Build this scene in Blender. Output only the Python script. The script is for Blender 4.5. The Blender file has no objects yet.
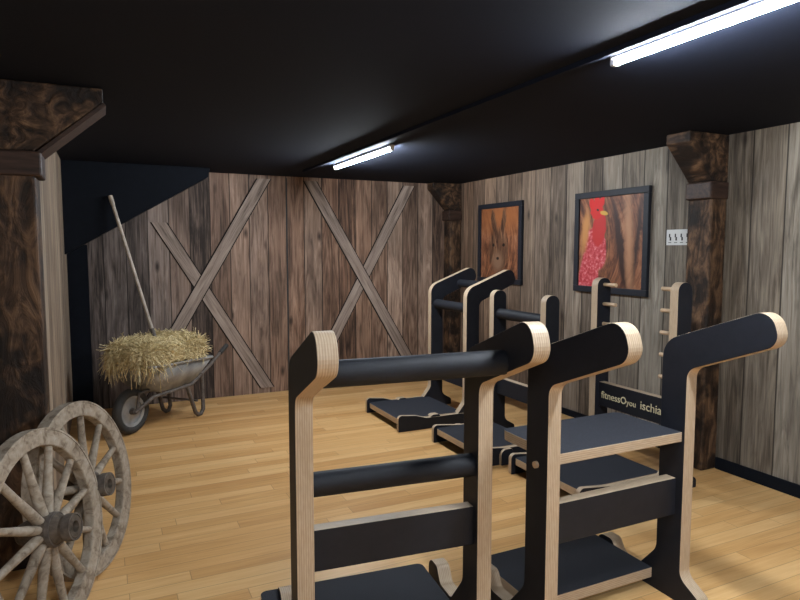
import bpy, bmesh, math, random
from mathutils import Vector, Matrix
random.seed(7)
sc = bpy.context.scene
try:
    sc.view_settings.view_transform = 'Standard'
except Exception: pass
COL = sc.collection
H = 2.4

# ---------------------------------------------------------------- node helpers
class N:
    def __init__(s, name):
        s.mat = bpy.data.materials.new(name); s.mat.use_nodes = True
        s.t = s.mat.node_tree
        s.b = s.t.nodes['Principled BSDF']
    def n(s, typ, **k):
        x = s.t.nodes.new(typ)
        for a, v in k.items(): setattr(x, a, v)
        return x
    def l(s, a, b): s.t.links.new(a, b)
    def put(s, sock, v):
        if isinstance(v, bpy.types.NodeSocket): s.l(v, sock)
        else: sock.default_value = v
    def m(s, op, a, b=0.0, c=None):
        x = s.n('ShaderNodeMath', operation=op)
        s.put(x.inputs[0], a); s.put(x.inputs[1], b)
        if c is not None: s.put(x.inputs[2], c)
        return x.outputs[0]
    def coords(s):
        tc = s.n('ShaderNodeTexCoord'); sp = s.n('ShaderNodeSeparateXYZ')
        s.l(tc.outputs['Object'], sp.inputs[0]); return tc.outputs['Object'], sp.outputs
    def comb(s, x, y, z):
        c = s.n('ShaderNodeCombineXYZ')
        s.put(c.inputs[0], x); s.put(c.inputs[1], y); s.put(c.inputs[2], z)
        return c.outputs[0]
    def noise(s, vec, scale=1.0, detail=4.0, rough=0.55, dist=0.0):
        x = s.n('ShaderNodeTexNoise'); s.l(vec, x.inputs['Vector'])
        x.inputs['Scale'].default_value = scale; x.inputs['Detail'].default_value = detail
        x.inputs['Roughness'].default_value = rough; x.inputs['Distortion'].default_value = dist
        return x.outputs[0]
    def ramp(s, fac, stops):
        r = s.n('ShaderNodeValToRGB'); s.l(fac, r.inputs[0])
        e = r.color_ramp.elements
        while len(e) < len(stops): e.new(0.5)
        for i, (p, c) in enumerate(stops):
            e[i].position = p; e[i].color = (*c, 1)
        return r.outputs[0]
    def mix(s, fac, a, b, mode='MIX'):
        x = s.n('ShaderNodeMix', data_type='RGBA', blend_type=mode)
        s.put(x.inputs[0], fac)
        for i, v in ((6, a), (7, b)):
            if isinstance(v, tuple): v = (*v, 1)
            s.put(x.inputs[i], v)
        return x.outputs[2]
    def maprange(s, v, a, b, c, d):
        x = s.n('ShaderNodeMapRange'); s.put(x.inputs[0], v)
        for i, q in enumerate((a, b, c, d)): x.inputs[i+1].default_value = q
        return x.outputs[0]
    def bump(s, h, strength=0.3, dist=0.01):
        x = s.n('ShaderNodeBump'); s.l(h, x.inputs['Height'])
        x.inputs['Strength'].default_value = strength; x.inputs['Distance'].default_value = dist
        s.l(x.outputs[0], s.b.inputs['Normal'])
    def fin(s, col, rough=0.6, metal=0.0, spec=0.5):
        s.put(s.b.inputs['Base Color'], (*col, 1) if isinstance(col, tuple) else col)
        s.put(s.b.inputs['Roughness'], rough)
        s.b.inputs['Metallic'].default_value = metal
        s.b.inputs['Specular IOR Level'].default_value = spec
        return s.mat

def planks(name, ax, al, width, stops, gap=0.004, length=None, gs=14.0, stretch=0.06, rndw=0.35,
           rough=0.6, spec=0.3, tint=None, streak=0.0, dist=1.2, bump=0.3, knots=False, fine=.45, gapf=.85, warm=None, smear=0):
    k = N(name); obj, sp = k.coords()
    u, v = sp[ax], sp[al]
    uw = k.m('DIVIDE', u, width); idx = k.m('FLOOR', uw); fr = k.m('FRACT', uw)
    wn = k.n('ShaderNodeTexWhiteNoise', noise_dimensions='1D'); k.l(idx, wn.inputs['W']); rnd = wn.outputs[0]
    edge = k.m('MULTIPLY', k.m('MINIMUM', fr, k.m('SUBTRACT', 1.0, fr)), width)
    if length:
        v2 = k.m('DIVIDE', k.m('ADD', v, k.m('MULTIPLY', rnd, length*7.3)), length)
        i2 = k.m('FLOOR', v2); f2 = k.m('FRACT', v2)
        w2 = k.n('ShaderNodeTexWhiteNoise', noise_dimensions='2D')
        k.l(k.comb(idx, i2, 0.0), w2.inputs['Vector']); rnd = w2.outputs[0]
        e2 = k.m('MULTIPLY', k.m('MINIMUM', f2, k.m('SUBTRACT', 1.0, f2)), length)
        edge = k.m('MINIMUM', edge, e2)
    off = k.m('MULTIPLY', rnd, 37.0)
    g = k.noise(k.comb(k.m('MULTIPLY', u, gs), k.m('ADD', k.m('MULTIPLY', v, gs*stretch), off), off), 1, 7, 0.62, dist)
    f = k.noise(k.comb(k.m('MULTIPLY', u, gs*9), k.m('ADD', k.m('MULTIPLY', v, gs*.25), off), off), 1, 4, 0.6, .2)
    val = k.m('ADD', k.m('MULTIPLY', g, 1-rndw), k.m('MULTIPLY', rnd, rndw))
    val = k.m('ADD', val, k.m('MULTIPLY', k.m('SUBTRACT', f, 0.5), fine))
    col = k.ramp(val, stops)
    if warm:   # some boards warmer than others
        r2 = k.m('FRACT', k.m('MULTIPLY', rnd, 7.31))
        col = k.mix(k.m('MULTIPLY', r2, warm[0]), col, k.mix(1.0, col, warm[1], 'MULTIPLY'))
    if smear:  # dark vertical weathering
        s2 = k.noise(k.comb(k.m('MULTIPLY', u, 15.0), k.m('ADD', k.m('MULTIPLY', v, 1.5), off), 3.0), 1, 6, .6, 1.6)
        col = k.mix(k.maprange(s2, .50, .70, 0, smear), col, (.030, .022, .017))
    if streak:
        sn = k.noise(k.comb(k.m('MULTIPLY', u, 3.0), k.m('MULTIPLY', v, .7), 0.0), 1, 3)
        col = k.mix(k.maprange(sn, .42, .68, 0, streak), col, (.01, .008, .007))
    if knots:
        vo = k.n('ShaderNodeTexVoronoi'); vo.inputs['Scale'].default_value = 1.0
        k.l(k.comb(k.m('MULTIPLY', u, 5.0), k.m('MULTIPLY', v, 2.0), off), vo.inputs['Vector'])
        col = k.mix(k.maprange(vo.outputs['Distance'], .04, .16, .85, 0), col, (.015, .01, .008))
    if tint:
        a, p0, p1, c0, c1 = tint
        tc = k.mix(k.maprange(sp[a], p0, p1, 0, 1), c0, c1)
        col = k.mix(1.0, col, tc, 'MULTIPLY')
    gm = k.maprange(edge, gap*.5, gap, 1, 0)
    col = k.mix(k.m('MULTIPLY', gm, gapf), col, (.012, .008, .006) if gapf > .6 else (.2, .10, .04))
    k.bump(k.m('SUBTRACT', k.m('MULTIPLY', g, .4), gm), bump, .004)
    return k.fin(col, rough, 0, spec)

def simple(name, col, rough=.5, metal=0, spec=.5, var=.15, scale=20):
    k = N(name); obj, sp = k.coords()
    n = k.noise(obj, scale, 4)
    a = tuple(c*(1-var) for c in col); b = tuple(min(1, c*(1+var)) for c in col)
    return k.fin(k.ramp(n, [(.3, a), (.7, b)]), rough, metal, spec)

M = {}
M['floor'] = planks('floor_laminate', 1, 0, .095, [(.2, (.50, .25, .082)), (.5, (.66, .375, .145)), (.8, (.78, .50, .225))],
                    gap=.0022, length=1.1, gs=16, stretch=.07, rndw=.36, rough=.33, spec=.4, bump=.05, gapf=.55)
M['wback'] = planks('barn_mural_back', 0, 2, .205, [(.28, (.04, .030, .025)), (.42, (.17, .128, .105)), (.58, (.34, .275, .235)), (.76, (.54, .46, .40))],
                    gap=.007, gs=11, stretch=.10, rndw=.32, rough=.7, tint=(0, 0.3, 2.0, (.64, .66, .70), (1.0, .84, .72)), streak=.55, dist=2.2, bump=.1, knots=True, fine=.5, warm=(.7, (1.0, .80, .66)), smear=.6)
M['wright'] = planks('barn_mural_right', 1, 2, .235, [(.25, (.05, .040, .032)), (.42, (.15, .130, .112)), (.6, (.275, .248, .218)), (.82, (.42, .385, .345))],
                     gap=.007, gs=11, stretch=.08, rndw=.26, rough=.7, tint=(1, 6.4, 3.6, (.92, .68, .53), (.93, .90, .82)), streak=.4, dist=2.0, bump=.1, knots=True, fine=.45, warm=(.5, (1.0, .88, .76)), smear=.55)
M['wleft'] = planks('barn_mural_left', 1, 2, .22, [(.25, (.08, .055, .035)), (.5, (.28, .21, .15)), (.8, (.48, .40, .30))],
                    gap=.006, gs=11, stretch=.1, rndw=.25, rough=.7, streak=.4, bump=.1, smear=.5)
M['brace'] = planks('mural_brace_wood', 1, 0, .4, [(.25, (.09, .068, .055)), (.5, (.285, .22, .18)), (.8, (.48, .40, .335))],
                    gap=.0, gs=16, stretch=.08, rndw=.1, rough=.7, bump=.15)
M['bracedark'] = simple('mural_brace_edge_shadow', (.014, .010, .008), .7, 0, .2)  # brace sides and the shadow outline printed around them
k = N('ceiling_paint'); o, sp = k.coords()
k.bump(k.noise(o, 60, 3), .15, .003)
M['ceil'] = k.fin((.0095, .0130, .026), .85, 0, .12)
M['black'] = simple('black_laminate', (.010, .0115, .017), .55, 0, .28)
M['blackpad'] = simple('black_foam_grip', (.008, .009, .013), .62, 0, .30)
M['mat'] = simple('anti_slip_top', (.022, .024, .031), .75, 0, .25, .3, 200)
M['blackwall'] = simple('black_wall_paint', (.004, .0055, .009), .8, 0, .12)
M['steel'] = simple('galvanised_steel', (.30, .30, .29), .55, .3, .5, .3, 9)
M['rubber'] = simple('tyre_rubber', (.03, .028, .025), .8)
M['iron'] = simple('old_iron', (.12, .10, .085), .7, .2, .4, .4, 30)
M['white'] = simple('white_plastic', (.75, .75, .75), .4, 0, .5, .03)
M['paper'] = simple('paper_white', (.55, .55, .54), .7, 0, .2, .03)
M['ink'] = simple('black_ink', (.02, .02, .02), .7)
M['lettering'] = simple('gold_lettering', (.66, .59, .38), .5)
k = N('plywood_edge'); o, sp = k.coords()
st = k.m('FRACT', k.m('MULTIPLY', sp[2], 1/.0085))
n1 = k.noise(k.comb(k.m('MULTIPLY', sp[0], 25.0), k.m('MULTIPLY', sp[1], 25.0), k.m('MULTIPLY', sp[2], 400.0)), 1, 4)
c = k.ramp(n1, [(.3, (.42, .31, .205)), (.7, (.55, .435, .31))])
c = k.mix(k.maprange(st, .5, .62, 0, .40), c, (.26, .165, .095))
M['ply'] = k.fin(c, .5, 0, .4)
M['dowel'] = simple('beech_dowel', (.50, .35, .22), .5)
k = N('rustic_dark_beam'); o, sp = k.coords()
n1 = k.noise(k.comb(k.m('MULTIPLY', sp[0], 12.0), k.m('MULTIPLY', sp[1], 12.0), k.m('MULTIPLY', sp[2], 4.0)), 1, 7, .62, 1.2)
n2 = k.noise(o, 6, 3)
c = k.ramp(n1, [(.34, (.009, .006, .004)), (.48, (.045, .024, .013)), (.62, (.135, .075, .040)), (.8, (.26, .165, .095))])
c = k.mix(k.maprange(n2, .46, .58, 0, .88), c, (.009, .006, .005))
k.bump(n1, .7, .02)
M['beam'] = k.fin(c, .6, 0, .25)
k = N('beam_trim'); o, sp = k.coords()
n1 = k.noise(k.comb(k.m('MULTIPLY', sp[0], 6.0), k.m('MULTIPLY', sp[1], 40.0), k.m('MULTIPLY', sp[2], 40.0)), 1, 5)
M['trimwood'] = k.fin(k.ramp(n1, [(.3, (.014, .008, .006)), (.7, (.058, .031, .021))]), .55, 0, .3)
k = N('weathered_wheel_wood'); o, sp = k.coords()
n1 = k.noise(o, 22, 7, .65, .6)
k.bump(n1, .4, .005)
M['wheelwood'] = k.fin(k.ramp(n1, [(.3, (.14, .10, .068)), (.48, (.32, .26, .195)), (.72, (.46, .40, .325))]), .8, 0, .2)
k = N('wheel_hub_wood'); o, sp = k.coords()
n1 = k.noise(o, 22, 6, .65, .6)
M['hubwood'] = k.fin(k.ramp(n1, [(.3, (.04, .032, .025)), (.7, (.16, .125, .095))]), .8, 0, .2)
k = N('straw'); o, sp = k.coords()
n1 = k.noise(o, 45, 3, .7)
M['straw'] = k.fin(k.ramp(n1, [(.28, (.40, .28, .11)), (.5, (.66, .53, .28)), (.72, (.82, .73, .49))]), .7, 0, .3)
k = N('tube_emission')
k.b.inputs['Emission Color'].default_value = (.86, .93, 1, 1); k.b.inputs['Emission Strength'].default_value = 520
M['tube'] = k.fin((1., 1., 1.), .4)

# paintings (flat canvases with a print)
def painting_mat(name, seed, kind):
    k = N(name); o, sp = k.coords()   # object coords: x across (-.4..+.4), y up
    x, y = sp[0], sp[1]
    ov = k.comb(k.m('ADD', x, seed), y, seed)
    n = k.noise(ov, 4.5, 5, .6, 1.5)
    f = k.noise(k.comb(k.m('ADD', k.m('MULTIPLY', x, 18.0), k.m('MULTIPLY', k.m('MULTIPLY', y, y), 14.0)), k.m('MULTIPLY', y, 3.0), seed), 1, 6, .65, 1.2)
    base = k.ramp(k.m('ADD', k.m('MULTIPLY', n, .3), k.m('MULTIPLY', f, .7)),
                  [(.34, (.022, .008, .005)), (.45, (.10, .036, .018)), (.56, (.23, .09, .042)), (.72, (.40, .20, .105))])
    wob = k.m('MULTIPLY', k.m('SUBTRACT', n, .5), .07)
    def ell(cx, cy, rx, ry, col, b, soft=.10, rot=0.0):
        x0 = k.m('SUBTRACT', k.m('ADD', x, wob), cx); y0 = k.m('SUBTRACT', y, cy)
        ca, sa = math.cos(rot), math.sin(rot)
        dx = k.m('DIVIDE', k.m('ADD', k.m('MULTIPLY', x0, ca), k.m('MULTIPLY', y0, sa)), rx)
        dy = k.m('DIVIDE', k.m('SUBTRACT', k.m('MULTIPLY', y0, ca), k.m('MULTIPLY', x0, sa)), ry)
        d = k.m('SQRT', k.m('ADD', k.m('MULTIPLY', dx, dx), k.m('MULTIPLY', dy, dy)))
        return k.mix(k.maprange(d, 1-soft, 1+soft, 1, 0), b, col)
    if kind:
        fab = k.ramp(k.noise(ov, 30, 3), [(.36, (.30, .022, .028)), (.52, (.46, .06, .07)), (.68, (.60, .22, .22))])
        base = ell(.13, -.06, .045, .46, (.030, .011, .007), base, .4, .22)
        base = ell(.31, .0, .022, .44, (.035, .014, .009), base, .5, -.1)
        base = ell(.22, .02, .04, .42, (.36, .18, .095), base, .7, .08)
        base = ell(-.25, -.30, .12, .26, fab, base, .06, -.10)
        base = ell(-.17, -.06, .135, .19, fab, base, .06, .25)
        base = ell(-.13, .12, .075, .16, (.40, .022, .02), base, .08, -.12)
        base = ell(-.16, .27, .075, .065, (.48, .015, .012), base, .08)
        for i, (cx, cy) in enumerate(((-.22, .34), (-.165, .365), (-.11, .35))):
            base = ell(cx, cy, .03, .055, (.52, .010, .008), base, .12, (i-1)*-.35)
        base = ell(-.075, .255, .045, .018, (.50, .30, .05), base, .2, -.2)
        base = ell(-.145, .285, .011, .011, (.01, .008, .006), base, .3)
        base = ell(-.30, .10, .045, .17, (.42, .19, .06), base, .4, -.12)
    else:
        base = ell(.05, .30, .45, .14, (.30, .105, .035), base, .9)
        fur = k.ramp(f, [(.35, (.03, .013, .008)), (.55, (.13, .06, .032)), (.7, (.27, .145, .08))])
        base = ell(-.02, -.08, .19, .24, fur, base, .15)
        base = ell(-.03, -.20, .10, .10, (.20, .11, .065), base, .4)
        base = ell(-.11, .22, .045, .17, fur, base, .15, .18)
        base = ell(.07, .22, .045, .17, fur, base, .15, -.18)
        base = ell(-.115, -.02, .024, .018, (.008, .006, .005), base, .3)
        base = ell(.075, -.02, .024, .018, (.008, .006, .005), base, .3)
        base = ell(-.03, -.17, .028, .016, (.012, .008, .007), base, .3)
    return k.fin(base, .5, 0, .3)
M['paintA'] = painting_mat('canvas_print_a', 3.1, 0)
M['paintB'] = painting_mat('canvas_print_b', 8.4, 1)

# ---------------------------------------------------------------- mesh helpers
def mkobj(name, me, parent=None, mats=(), smooth=False):
    ob = bpy.data.objects.new(name, me); COL.objects.link(ob)
    for m in mats: me.materials.append(M[m])
    if parent: ob.parent = parent
    if smooth:
        for p in me.polygons: p.use_smooth = True
    return ob
def empty(name, loc=(0, 0, 0), rz=0.0, mat=None):
    e = bpy.data.objects.new(name, None); COL.objects.link(e); e.empty_display_size = .1
    if mat is not None: e.matrix_world = mat
    else: e.location = loc; e.rotation_euler = (0, 0, rz)
    return e
def bevel(ob, w=.004, seg=2):
    b = ob.modifiers.new('bevel', 'BEVEL'); b.width = w; b.segments = seg; b.limit_method = 'ANGLE'; b.angle_limit = math.radians(40)
def box(name, lo, hi, mat, parent=None, bev=0, local=False):
    bm = bmesh.new(); bmesh.ops.create_cube(bm, size=1)
    lo, hi = Vector(lo), Vector(hi); c = (lo+hi)/2; d = hi-lo
    for v in bm.verts:
        v.co = Vector((v.co.x*d.x, v.co.y*d.y, v.co.z*d.z))
        if not local: v.co += c
    me = bpy.data.meshes.new(name); bm.to_mesh(me); bm.free()
    ob = mkobj(name, me, parent, (mat,))
    if local: ob.location = c
    if bev: bevel(ob, bev)
    return ob
def fillet(pts, seg=7):
    out = []; n = len(pts)
    for i in range(n):
        p = Vector(pts[i][:2]); r = pts[i][2] if len(pts[i]) > 2 else 0
        a = Vector(pts[i-1][:2]); b = Vector(pts[(i+1) % n][:2])
        if r <= 0: out.append(p); continue
        u = (a-p); v = (b-p); lu, lv = u.length, v.length; u.normalize(); v.normalize()
        ang = u.angle(v)
        if ang > math.pi-.02: out.append(p); continue
        t = min(r/math.tan(ang/2), lu*.49, lv*.49); r2 = t*math.tan(ang/2)
        c = p + (u+v).normalized()*(r2/math.sin(ang/2))
        s = p+u*t - c; e = p+v*t - c
        a0 = math.atan2(s.y, s.x); a1 = math.atan2(e.y, e.x); da = a1-a0
        while da > math.pi: da -= 2*math.pi
        while da < -math.pi: da += 2*math.pi
        for q in range(seg+1):
            w = a0+da*q/seg; out.append(c+Vector((math.cos(w), math.sin(w)))*r2)
    return out
def plate(name, pts, thick, matrix, parent, mats=('black', 'ply'), bev=.003):
    """profile in local XY, thickness along local Z; faces mat0, edges mat1"""
    pp = fillet(pts)
    area = sum(pp[i-1].x*pp[i].y-pp[i].x*pp[i-1].y for i in range(len(pp)))
    if area < 0: pp.reverse()
    bm = bmesh.new()
    lo = [bm.verts.new((p.x, p.y, -thick/2)) for p in pp]; hi = [bm.verts.new((p.x, p.y, thick/2)) for p in pp]
    f = bm.faces.new(hi); f.material_index = 0
    f = bm.faces.new(list(reversed(lo))); f.material_index = 0
    for i in range(len(pp)):
        f = bm.faces.new((lo[i-1], lo[i], hi[i], hi[i-1])); f.material_index = 1
    me = bpy.data.meshes.new(name); bm.to_mesh(me); bm.free()
    ob = mkobj(name, me, parent, mats); ob.matrix_local = matrix
    if bev: bevel(ob, bev)
    return ob
def tube(name, pts, r, mat, parent=None, res=6, radii=None, bevelend=False):
    cu = bpy.data.curves.new(name, 'CURVE'); cu.dimensions = '3D'
    s = cu.splines.new('POLY'); s.points.add(len(pts)-1)
    for i, p in enumerate(pts):
        s.points[i].co = (*p, 1)
        if radii: s.points[i].radius = radii[i]
    cu.bevel_depth = r; cu.bevel_resolution = res; cu.use_fill_caps = True
    s.use_smooth = True
    ob = bpy.data.objects.new(name, cu); COL.objects.link(ob); cu.materials.append(M[mat])
    if parent: ob.parent = parent
    return ob
def lathe(name, prof, mat, parent=None, seg=48, closed=False, smooth=False):
    bm = bmesh.new(); rings = []
    for i in range(seg):
        a = 2*math.pi*i/seg
        rings.append([bm.verts.new((r*math.cos(a), r*math.sin(a), z)) for r, z in prof])
    n = len(prof)
    for i in range(seg):
        A, B = rings[i-1], rings[i]
        for j in range(n if closed else n-1):
            bm.faces.new((A[j], B[j], B[(j+1) % n], A[(j+1) % n]))
    bmesh.ops.remove_doubles(bm, verts=bm.verts, dist=1e-5)
    bmesh.ops.recalc_face_normals(bm, faces=bm.faces)
    me = bpy.data.meshes.new(name); bm.to_mesh(me); bm.free()
    ob = mkobj(name, me, parent, (mat,), smooth)
    return ob
def basis(x, y, z, o):
    m = Matrix.Identity(4)
    for i, v in enumerate((x, y, z, o)):
        for j in range(3): m[j][i] = v[j]
    return m

# ---------------------------------------------------------------- room shell
XR, YB, XL = 4.0, 6.8, -.32
XN, YF = -1.7, -2.6
box('floor', (XN-.1, YF-.1, -.1), (XR+.1, YB+.1, 0), 'floor')
box('ceiling', (XN-.1, YF-.1, H), (XR+.1, YB+.1, H+.1), 'ceil')
box('wall_back', (XL-.1, YB, 0), (XR+.1, YB+.1, H), 'wback')
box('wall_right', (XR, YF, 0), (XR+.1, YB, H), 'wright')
box('wall_left', (XL-.1, 3.72, 0), (XL, YB, H), 'wleft')
box('wall_left_return', (XN, 3.72, 0), (XL-.1, 3.82, H), 'wleft')
box('wall_left_near', (XN-.1, YF, 0), (XN, 3.82, H), 'wleft')
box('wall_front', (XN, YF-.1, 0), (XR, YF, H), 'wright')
box('baseboard_right', (XR-.018, YF, 0), (XR, 3.0, .085), 'blackwall', bev=.003)
box('baseboard_right.001', (XR-.018, 3.21, 0), (XR, 6.6, .06), 'blackwall', bev=.003)
box('trim_ceiling_joint', (1.86, YF, H-.022), (1.885, YB-.6, H), 'ceil')
# black corner panel + stair soffit
box('wall_corner_panel', (XL, YB-.03, 0), (-.14, YB, 1.64), 'blackwall')
me = bpy.data.meshes.new('stair_soffit')
y0, y1 = 6.42, YB
P = [(XL, 1.55), (.96, 2.31), (.98, H), (XL, H)]
me.from_pydata([(x, y0, z) for x, z in P]+[(x, y1, z) for x, z in P], [],
               [(0, 1, 2, 3), (7, 6, 5, 4), (0, 4, 5, 1), (1, 5, 6, 2), (2, 6, 7, 3), (3, 7, 4, 0)])
mkobj('stair_soffit', me, None, ('blackwall',))

# barn door braces of the mural
mural = empty('barn_door_mural', (0, YB, 0))
def brace(x0, z0, x1, z1, w, i, th):
    L = math.hypot(x1-x0, z1-z0); ux, uz = (x1-x0)/L, (z1-z0)/L
    mx = basis((ux, 0, uz), (-uz, 0, ux), (0, -1, 0), ((x0+x1)/2, -th/2, (z0+z1)/2))
    for nm, ww, t2, mt in (('brace_%d' % i, w, th, ('brace', 'bracedark')), ('brace_shadow_%d' % i, w+.022, th-.006, ('bracedark', 'bracedark'))):  # wider dark strip paints a shadow border around each brace
        k_ = ww/2*ux/uz
        m2 = mx.copy(); m2[1][3] = -t2/2
        plate(nm, [(-L/2-k_, ww/2), (-L/2+k_, -ww/2), (L/2+k_, -ww/2), (L/2-k_, ww/2)], t2, m2, mural, mt, 0)
brace(1.60, .06, .52, 1.87, .12, 1, .010)
brace(.26, .06, 1.60, 2.36, .12, 2, .018)
brace(3.46, .06, 2.12, 2.36, .12, 3, .018)
brace(2.10, .06, 3.36, 2.36, .12, 4, .010)
for i, x in enumerate((1.85,)):
    plate('door_gap_%d' % i, [(-.008, 0), (.008, 0), (.008, 2.38), (-.008, 2.38)], .004, basis((1, 0, 0), (0, 0, 1), (0, -1, 0), (x, -.002, 0)), mural, ('ink', 'ink'), 0)

# ---------------------------------------------------------------- rustic columns
def column(x0, x1, y0, y1, side, reach=.3, depth=None):
    """side +1: corbel towards +X, -1: towards -X"""
    e = empty('wooden_column', ((x0+x1)/2, (y0+y1)/2, 0))
    hx, hy = (x1-x0)/2, (y1-y0)/2
    sh = box('shaft', (-hx, -hy, 0), (hx, hy, 1.96), 'beam', e, .012)
    box('cap', (-hx-(.012 if side > 0 else .03), -hy-.012, 1.95), (hx+(.03 if side > 0 else .0), hy, 2.07), 'trimwood', e, .01)
    b = -side*hx; t = side*hx
    pts = [(b, 2.07), (t, 2.07), (t+side*reach, 2.33), (t+side*reach, H-.002), (b, H-.002)]
    plate('corbel', pts, 2*hy, basis((1, 0, 0), (0, 0, 1), (0, -1, 0), (0, 0, 0)), e, ('beam', 'beam'), .008)
    if side > 0:
        p0 = Vector((t, 2.06)); p1 = Vector((t+reach, 2.33))
        d = (p1-p0).normalized(); nrm = Vector((d.y, -d.x))*.02
        q = [tuple(p0), tuple(p1), tuple(p1+nrm), tuple(p0+nrm)]
        plate('corbel_face', q, 2*hy+.01, basis((1, 0, 0), (0, 0, 1), (0, -1, 0), (0, 0, 0)), e, ('trimwood', 'trimwood'), .003)
    return e
column(-.56, -.285, 3.5, 3.72, 1, .31)
column(3.84, 3.995, 3.0, 3.2, -1, .24)
column(3.84, 3.995, 6.62, 6.78, -1, .24)

# ---------------------------------------------------------------- lights
def tubelight(x, y0, y1):
    e = empty('fluorescent_light', (x, (y0+y1)/2, H)); L = (y1-y0)/2
    box('housing', (-.024, -L, -.02), (.024, L, 0), 'white', e, .004)
    box('end_cap', (-.016, -L-.012, -.045), (.016, -L+.012, -.0), 'white', e, .004)
    box('end_cap', (-.016, L-.012, -.045), (.016, L+.012, -.0), 'white', e, .004)
    tube('tube', [(0, -L+.012, -.032), (0, L-.012, -.032)], .0125, 'tube', e)
tubelight(2.03, 4.40, 5.68)
tubelight(1.94, .72, 2.0)
tubelight(1.96, -1.9, -.64)
tubelight(-.35, -1.3, -.04)  # unseen tube behind the camera, added as fill for the left side

# ---------------------------------------------------------------- paintings on right wall
def painting(yc, zc, w, h, mat):
    # local x -> -Y, y -> Z, z -> -X
    m = basis((0, -1, 0), (0, 0, 1), (-1, 0, 0), (XR, yc, zc)); e = empty('framed_painting', mat=m)
    fw = .055
    box('canvas', (-w/2+.01, -h/2+.01, .004), (w/2-.01, h/2-.01, .018), mat, e)
    for i, (lo, hi) in enumerate((((-w/2, -h/2, .001), (w/2, -h/2+fw, .035)), ((-w/2, h/2-fw, .001), (w/2, h/2, .035)),
                   ((-w/2, -h/2+fw, .001), (-w/2+fw, h/2-fw, .035)), ((w/2-fw, -h/2+fw, .001), (w/2, h/2-fw, .035)))):
        box('frame_%d' % i, lo, hi, 'black', e, .004)
painting(5.78, 1.665, .84, .89, 'paintA')
painting(4.11, 1.66, .87, .90, 'paintB')
sg = empty('instruction_sign', mat=basis((0, -1, 0), (0, 0, 1), (-1, 0, 0), (XR, 3.40, 1.69)))
box('paper', (-.115, -.06, .001), (.115, .06, .004), 'paper', sg)
for i in range(4):
    x = -.082+i*.054
    box('figure_%d' % i, (x-.010, .0, .004), (x+.002, .028, .005), 'ink', sg)
    box('limb_%d' % i, (x-.002, -.025, .004), (x+.012, .003, .005), 'ink', sg)
    box('caption_%d' % i, (x-.014, -.043, .004), (x+.014, -.038, .005), 'ink', sg)

# ---------------------------------------------------------------- fitness stations
T = .065
PANEL = lambda x: basis((0, 1, 0), (0, 0, 1), (1, 0, 0), (x, 0, 0))
FOOT_BACK = [(-.065, .20, .08), (-.19, .055, .04), (-.31, .055, .03), (-.35, .12, .03), (-.45, .12, .05), (-.45, 0, .01)]
def arm_profile(k=1.0):
    return [(.17, 0, .01), (.17, .06, .03), (.065, .12, .06), (.065, 1.07*k, .06), (.475, 1.235*k, .06), (.43, 1.372*k, .065),
            (-.07, 1.185*k, .11)] + [(-.07, .20, .08)] + FOOT_BACK[1:]
def post_profile(h):
    return [(.17, 0, .01), (.17, .06, .03), (.065, .12, .06), (.065, h, .06), (-.065, h, .06)] + FOOT_BACK
def crossplate(e, w, z0, z1, y=0, th=.055, name='cross_board'):
    hw = w/2-T/2+.002
    plate(name, [(-hw, z0), (hw, z0), (hw, z1), (-hw, z1)], th, basis((1, 0, 0), (0, 0, 1), (0, -1, 0), (0, y, 0)), e)
def base(e, w, s0, s1, z=.07, lip=0, x0=0, x1=0):
    hw = w/2-T/2+.002
    plate('base_platform', [(-hw-x0, s0, .0), (hw+x1, s0, .0), (hw+x1, s1, .03), (-hw-x0, s1, .03)], .05,
          basis((1, 0, 0), (0, 1, 0), (0, 0, 1), (0, 0, z)), e, ('mat', 'ply'))
    if lip:
        for i, s in enumerate((-1, 1)):
            plate('base_side_%d' % i, [(s1-.02, 0, .01), (s1-.02, z+lip+.02, .035), (s1+.16, z+lip, .05), (s1+.26, z+.02, .03), (s0, z+.02, .01), (s0, 0, .01)], .035,
                  PANEL(s*(w/2-.01)), e)
def bar(e, w, y, z, r, mat='blackpad', name='bar'):
    hw = w/2-T/2+.004
    tube(name, [(-hw, y, z), (hw, y, z)], r, mat, e, 8)
def station(name, cx, cy, ang, w):
    return empty(name, (cx, cy, 0), math.radians(ang))

# A : padded double-bar station
w = .725
A = station('dip_bar_station', (.634+1.35)/2, (2.17+2.095)/2, 174, w)
for i, s in enumerate((-1, 1)): plate('side_frame_%d' % i, arm_profile(), T, PANEL(s*w/2), A)
bar(A, w, .25, 1.19, .046, name='upper_bar'); bar(A, w, 0, .725, .046, name='lower_bar')
crossplate(A, w, .40, .56); base(A, w, -.09, -.45, x0=-.04, x1=.14)
# B : step / seat station
w = .76
B = station('step_up_station', (1.57+2.33)/2, 1.95, 180, w)
for i, s in enumerate((-1, 1)):
    plate('side_frame_%d' % i, arm_profile(), T, PANEL(s*w/2), B)
    tube('dowel_%d' % i, [(s*(w/2+T/2-.01), 0, .74), (s*(w/2+T/2+.012), 0, .74)], .014, 'dowel', B)
crossplate(B, w, .40, .57); base(B, w, -.09, -.52)
hw = w/2-T/2+.002
plate('seat_board', [(-hw, .05, 0), (hw, .05, 0), (hw, -.34, .04), (-hw, -.34, .04)], .045, basis((1, 0, 0), (0, 1, 0), (0, 0, 1), (0, 0, .765)), B, ('mat', 'ply'))
# C : padded station by the right wall, turned 90 deg
w = .68
C = station('dip_bar_station', 3.03, 5.17, -90, w)
for i, s in enumerate((-1, 1)): plate('side_frame_%d' % i, arm_profile(1.04), T, PANEL(s*w/2), C)
bar(C, w, 0, 1.05, .046, name='upper_bar')
bar(C, w, .27, 1.25, .04, name='grip_bar')
crossplate(C, w, .30, .46)
base(C, w+.06, -.09, -.74, .08, .05)
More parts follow.
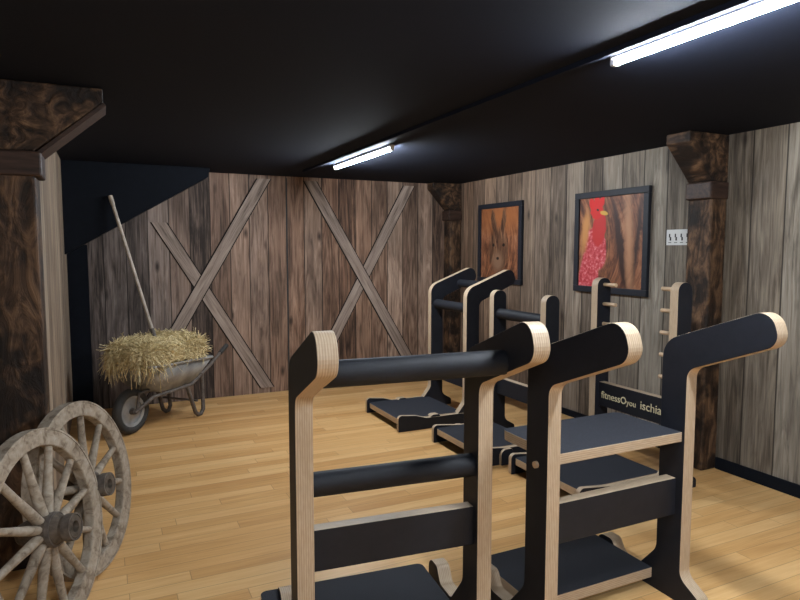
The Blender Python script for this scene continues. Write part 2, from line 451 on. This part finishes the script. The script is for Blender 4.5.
# D : low horizontal bar station
w = .69
D = station('horizontal_bar_station', 3.05, 4.09, -90, w)
for i, s in enumerate((-1, 1)): plate('side_frame_%d' % i, post_profile(1.25), T, PANEL(s*w/2), D)
bar(D, w, 0, 1.05, .046, name='upper_bar')
crossplate(D, w, .36, .50); base(D, w, -.09, -.62, .10, .03)
# E : peg station
w = .72
E = station('peg_ladder_station', 3.38, 3.20, -90, w)
for i, s in enumerate((-1, 1)):
    plate('side_frame_%d' % i, post_profile(1.385), T, PANEL(s*w/2), E)
    for j, z in enumerate((1.335, 1.19, 1.04, .89, .74)):
        tube('peg_%d_%d' % (i, j), [(s*(w/2-T/2-.12), .0, z), (s*(w/2-T/2+.005), .0, z)], .014, 'dowel', E)
crossplate(E, w, .42, .60); base(E, w, -.09, -.80, .10, .03)
for txt, x, size in (('fitness', -.30, .075), ('you', -.05, .06), ('ischia', .075, .085)):
    cu = bpy.data.curves.new('lettering', 'FONT'); cu.body = txt; cu.size = size; cu.extrude = .001
    ob = bpy.data.objects.new('lettering_'+txt, cu); COL.objects.link(ob); cu.materials.append(M['lettering'])
    ob.parent = E
    ob.matrix_local = basis((1, 0, 0), (0, 0, 1), (0, -1, 0), (x, -.0295, .485))
lt = lathe('logo_ring', [(.018, 0), (.026, 0), (.026, .002), (.018, .002)], 'lettering', E, 24, True)
lt.matrix_local = basis((1, 0, 0), (0, 0, 1), (0, -1, 0), (-.08, -.028, .51))

# ---------------------------------------------------------------- wagon wheels
def wagon_wheel(cx, cy, n, R=.44, roll=0.0):
    n = Vector(n).normalized()
    h = n.cross(Vector((0, 0, 1))).normalized(); up = n.cross(h)
    if up.z < 0: up = -up
    h = up.cross(n)
    cz = R*math.sqrt(1-n.z**2)+.028*abs(n.z)+.001
    e = empty('wagon_wheel', mat=basis(h, up, n, (cx, cy, cz)))
    rim = lathe('rim', [(R-.075, -.024), (R-.008, -.027), (R-.008, .027), (R-.075, .024)], 'wheelwood', e, 72, True)
    bevel(rim, .006)
    lathe('iron_tyre', [(R-.009, -.028), (R, -.028), (R, .028), (R-.009, .028)], 'wheelwood', e, 72, True)
    hub = lathe('hub', [(0, -.10), (.04, -.10), (.045, -.09), (.06, -.05), (.072, -.02), (.074, .02), (.062, .06), (.05, .085),
                  (.05, .13), (.044, .135), (.024, .135), (.022, .11), (0, .11)], 'hubwood', e, 32, smooth=False)
    lathe('hub_band', [(.049, .10), (.056, .10), (.056, .135), (.049, .135)], 'iron', e, 32, True)
    lathe('hub_band_inner', [(.066, .042), (.073, .042), (.070, .058), (.062, .058)], 'iron', e, 32, True)
    for i in range(12):
        a = roll+2*math.pi*i/12
        p = Vector((math.cos(a), math.sin(a), 0))
        bm = bmesh.new()
        q = Vector((-p.y, p.x, 0)); z = Vector((0, 0, 1))
        rings = []
        for r, w1, w2, dz in ((.055, .018, .026, .012), (.12, .020, .024, .009), (.25, .016, .018, .004), (R-.06, .015, .016, 0)):
            rings.append([bm.verts.new(p*r+z*dz+q*w1*math.cos(t)+z*w2*math.sin(t)) for t in [2*math.pi*j/10 for j in range(10)]])
        for A_, B_ in zip(rings, rings[1:]):
            for j in range(10): bm.faces.new((A_[j-1], A_[j], B_[j], B_[j-1]))
        bmesh.ops.recalc_face_normals(bm, faces=bm.faces)
        me = bpy.data.meshes.new('spoke'); bm.to_mesh(me); bm.free()
        mkobj('spoke_%d' % i, me, e, ('wheelwood',), True)
    return e
wagon_wheel(-.265, 2.90, (.885, -.42, .15), .425, .1)
wagon_wheel(-.13, 3.36, (.875, -.44, .16), .425, .25)

# ---------------------------------------------------------------- wheelbarrow
ang = math.radians(45)
WB = empty('wheelbarrow', (.18, 5.78, 0), ang)   # local x along barrow (front wheel -> handles), y left
def tray():
    bm = bmesh.new()
    def ring(x0, x1, hw0, hw1, zf, zb, seg=5, rad=.06):
        pts = fillet([(x0, -hw0, rad), (x1, -hw1, rad), (x1, hw1, rad), (x0, hw0, rad)], seg)
        return [bm.verts.new((p.x, p.y, zf+(zb-zf)*(p.x-x0)/(x1-x0))) for p in pts]
    o = [ring(.14, .58, .14, .18, .34, .32), ring(.03, .69, .21, .24, .46, .44), ring(-.04, .80, .26, .28, .60, .56)]
    i_ = [ring(.15, .57, .13, .17, .35, .33), ring(.045, .675, .20, .23, .465, .445), ring(-.025, .785, .248, .268, .60, .56)]
    n = len(o[0])
    for S in (o, i_):
        for A_, B_ in zip(S, S[1:]):
            for j in range(n): bm.faces.new((A_[j-1], A_[j], B_[j], B_[j-1]))
        bm.faces.new(S[0])
    for j in range(n): bm.faces.new((o[2][j-1], o[2][j], i_[2][j], i_[2][j-1]))
    rimpts = [v.co.copy() for v in o[2]]
    bmesh.ops.recalc_face_normals(bm, faces=bm.faces)
    me = bpy.data.meshes.new('tray'); bm.to_mesh(me); bm.free()
    mkobj('tray', me, WB, ('steel',), True)
    tube('tray_rim', [tuple(p) for p in rimpts+[rimpts[0]]], .011, 'steel', WB)
tray()
for i, s in enumerate((-1, 1)):
    tube('frame_rail_%d' % i, [(-.02, s*.05, .19), (.12, s*.12, .30), (.55, s*.19, .33), (.80, s*.225, .48), (1.04, s*.23, .62)], .016, 'iron', WB)
    tube('grip_%d' % i, [(.95, s*.23, .569), (1.06, s*.23, .631)], .022, 'rubber', WB)
    tube('leg_%d' % i, [(.50, s*.18, .32), (.60, s*.19, .05), (.64, s*.19, .018), (.68, s*.19, .018), (.71, s*.195, .06), (.68, s*.21, .42)], .019, 'iron', WB)
    tube('fork_%d' % i, [(0, s*.045, .185), (.02, s*.06, .35), (.12, s*.08, .36)], .012, 'iron', WB)
tube('leg_crossbar', [(.62, -.2, .16), (.62, .2, .16)], .010, 'iron', WB)
wh = empty('front_wheel'); wh.parent = WB; wh.location = (-.02, 0, .20); wh.rotation_euler = (math.radians(90), 0, 0)
ty = [(.162+.037*math.cos(t), .040*math.sin(t)) for t in [2*math.pi*i/14 for i in range(14)]]
lathe('tyre', ty, 'rubber', wh, 40, True, True)
lathe('wheel_rim', [(.11, -.022), (.134, -.028), (.134, .028), (.11, .022)], 'steel', wh, 40, True)
lathe('wheel_disc', [(0, -.01), (.112, -.006), (.112, .006), (0, .01)], 'steel', wh, 32)
lathe('wheel_hub', [(0, -.05), (.025, -.05), (.03, 0), (.025, .05), (0, .05)], 'iron', wh, 20)

# hay mound
HY = empty('hay_pile', (.18, 5.78, 0), ang)
def sq(t, p): return math.copysign(abs(t)**p, t)
CX, AX, AY, ZC = .335, .425, .27, .625
bm = bmesh.new(); bmesh.ops.create_icosphere(bm, subdivisions=4, radius=1)
for v in bm.verts:
    c = v.co.copy()
    x, y, z = sq(c.x, .6)*(AX-.02), sq(c.y, .6)*(AY-.02), sq(c.z, .6)
    z = z*.17 if z > 0 else z*.06
    kx = 1 if z > 0 else 1-abs(z)/.06*.12
    v.co = Vector((CX+x*kx, y*kx, ZC+z+random.uniform(-.008, .008)))
me = bpy.data.meshes.new('hay_core'); bm.to_mesh(me); bm.free()
core = mkobj('hay_core', me, HY, ('straw',))
verts = []; faces = []
def strand(p, d, L, w, droop):
    d = d.normalized(); side = d.cross(Vector((random.uniform(-1, 1), random.uniform(-1, 1), random.uniform(.2, 1)))).normalized()*w
    b = len(verts); bend = Vector((random.uniform(-.25, .25), random.uniform(-.25, .25), random.uniform(-.3, .15)-droop))
    for t in (0, .33, .66, 1):
        q = p+d*L*(t-.35)+bend*L*(t-.35)**2*1.4
        verts.append(q-side); verts.append(q+side)
    for i in range(3):
        faces.append((b+2*i, b+2*i+1, b+2*i+3, b+2*i+2))
for i in range(9500):
    a = random.uniform(0, 2*math.pi); s = random.uniform(-.10, 1)
    c = Vector((math.cos(a)*math.sqrt(max(0, 1-s*s)), math.sin(a)*math.sqrt(max(0, 1-s*s)), s))
    p = Vector((CX+sq(c.x, .55)*AX, sq(c.y, .55)*AY, ZC+.005+(sq(c.z, .55)*.172 if s > 0 else s*.25)))
    # straws lie mostly along the surface of the heap
    d = Vector((random.gauss(0, 1), random.gauss(0, 1), random.gauss(0, .30)))
    nn = Vector((c.x, c.y, c.z*.6)).normalized()
    if random.random() < .8: d = d - nn*d.dot(nn)*.85
    droop = 0
    if s < .2: droop = random.uniform(.1, .6)
    if p.x < CX-.25 and s < .5 and random.random() < .5: droop = random.uniform(.8, 2.0)
    strand(p, d, random.uniform(.07, .16), random.uniform(.0015, .0032), droop)
me = bpy.data.meshes.new('hay_strands'); me.from_pydata([tuple(v) for v in verts], [], faces)
mkobj('hay_strands', me, HY, ('straw',))

# pitchfork leaning on the soffit, tines in the hay
top = Vector((.075, 6.385, 2.09)); bot = Vector((.40, 6.06, .78))
PF = empty('pitchfork', tuple(top)); dv = bot-top
M['pole'] = simple('pale_ash_handle', (.40, .34, .28), .6, 0, .3, .25, 14)
tube('handle', [(0, 0, 0), tuple(dv)], .016, 'pole', PF)
tube('handle_ferrule', [tuple(dv*.93), tuple(dv*1.02)], .02, 'iron', PF)
tube('handle_end', [(0, 0, 0), tuple(dv*.06)], .020, 'pole', PF)
sx = Vector((.7, .7, 0)); dn = dv.normalized()
tube('tine_yoke', [tuple(dv*1.02-sx*.09), tuple(dv*1.02+sx*.09)], .006, 'iron', PF)
for i in range(4):
    o_ = sx*(-.09+.06*i)
    tube('tine_%d' % i, [tuple(dv*1.02+o_), tuple(dv*1.02+o_+dn*.10)], .005, 'iron', PF, radii=[1, .4])

# ---------------------------------------------------------------- camera / world
cd = bpy.data.cameras.new('camera'); cam = bpy.data.objects.new('camera', cd); COL.objects.link(cam)
cd.sensor_width = 36; cd.lens = 36*620/800
cam.location = (0, 0, 1.6); cam.rotation_euler = (math.radians(85.3), 0, math.radians(-25.5))
cd.clip_start = .05
sc.camera = cam
wd = bpy.data.worlds.new('world'); sc.world = wd; wd.use_nodes = True
wd.node_tree.nodes['Background'].inputs[0].default_value = (.02, .022, .03, 1)
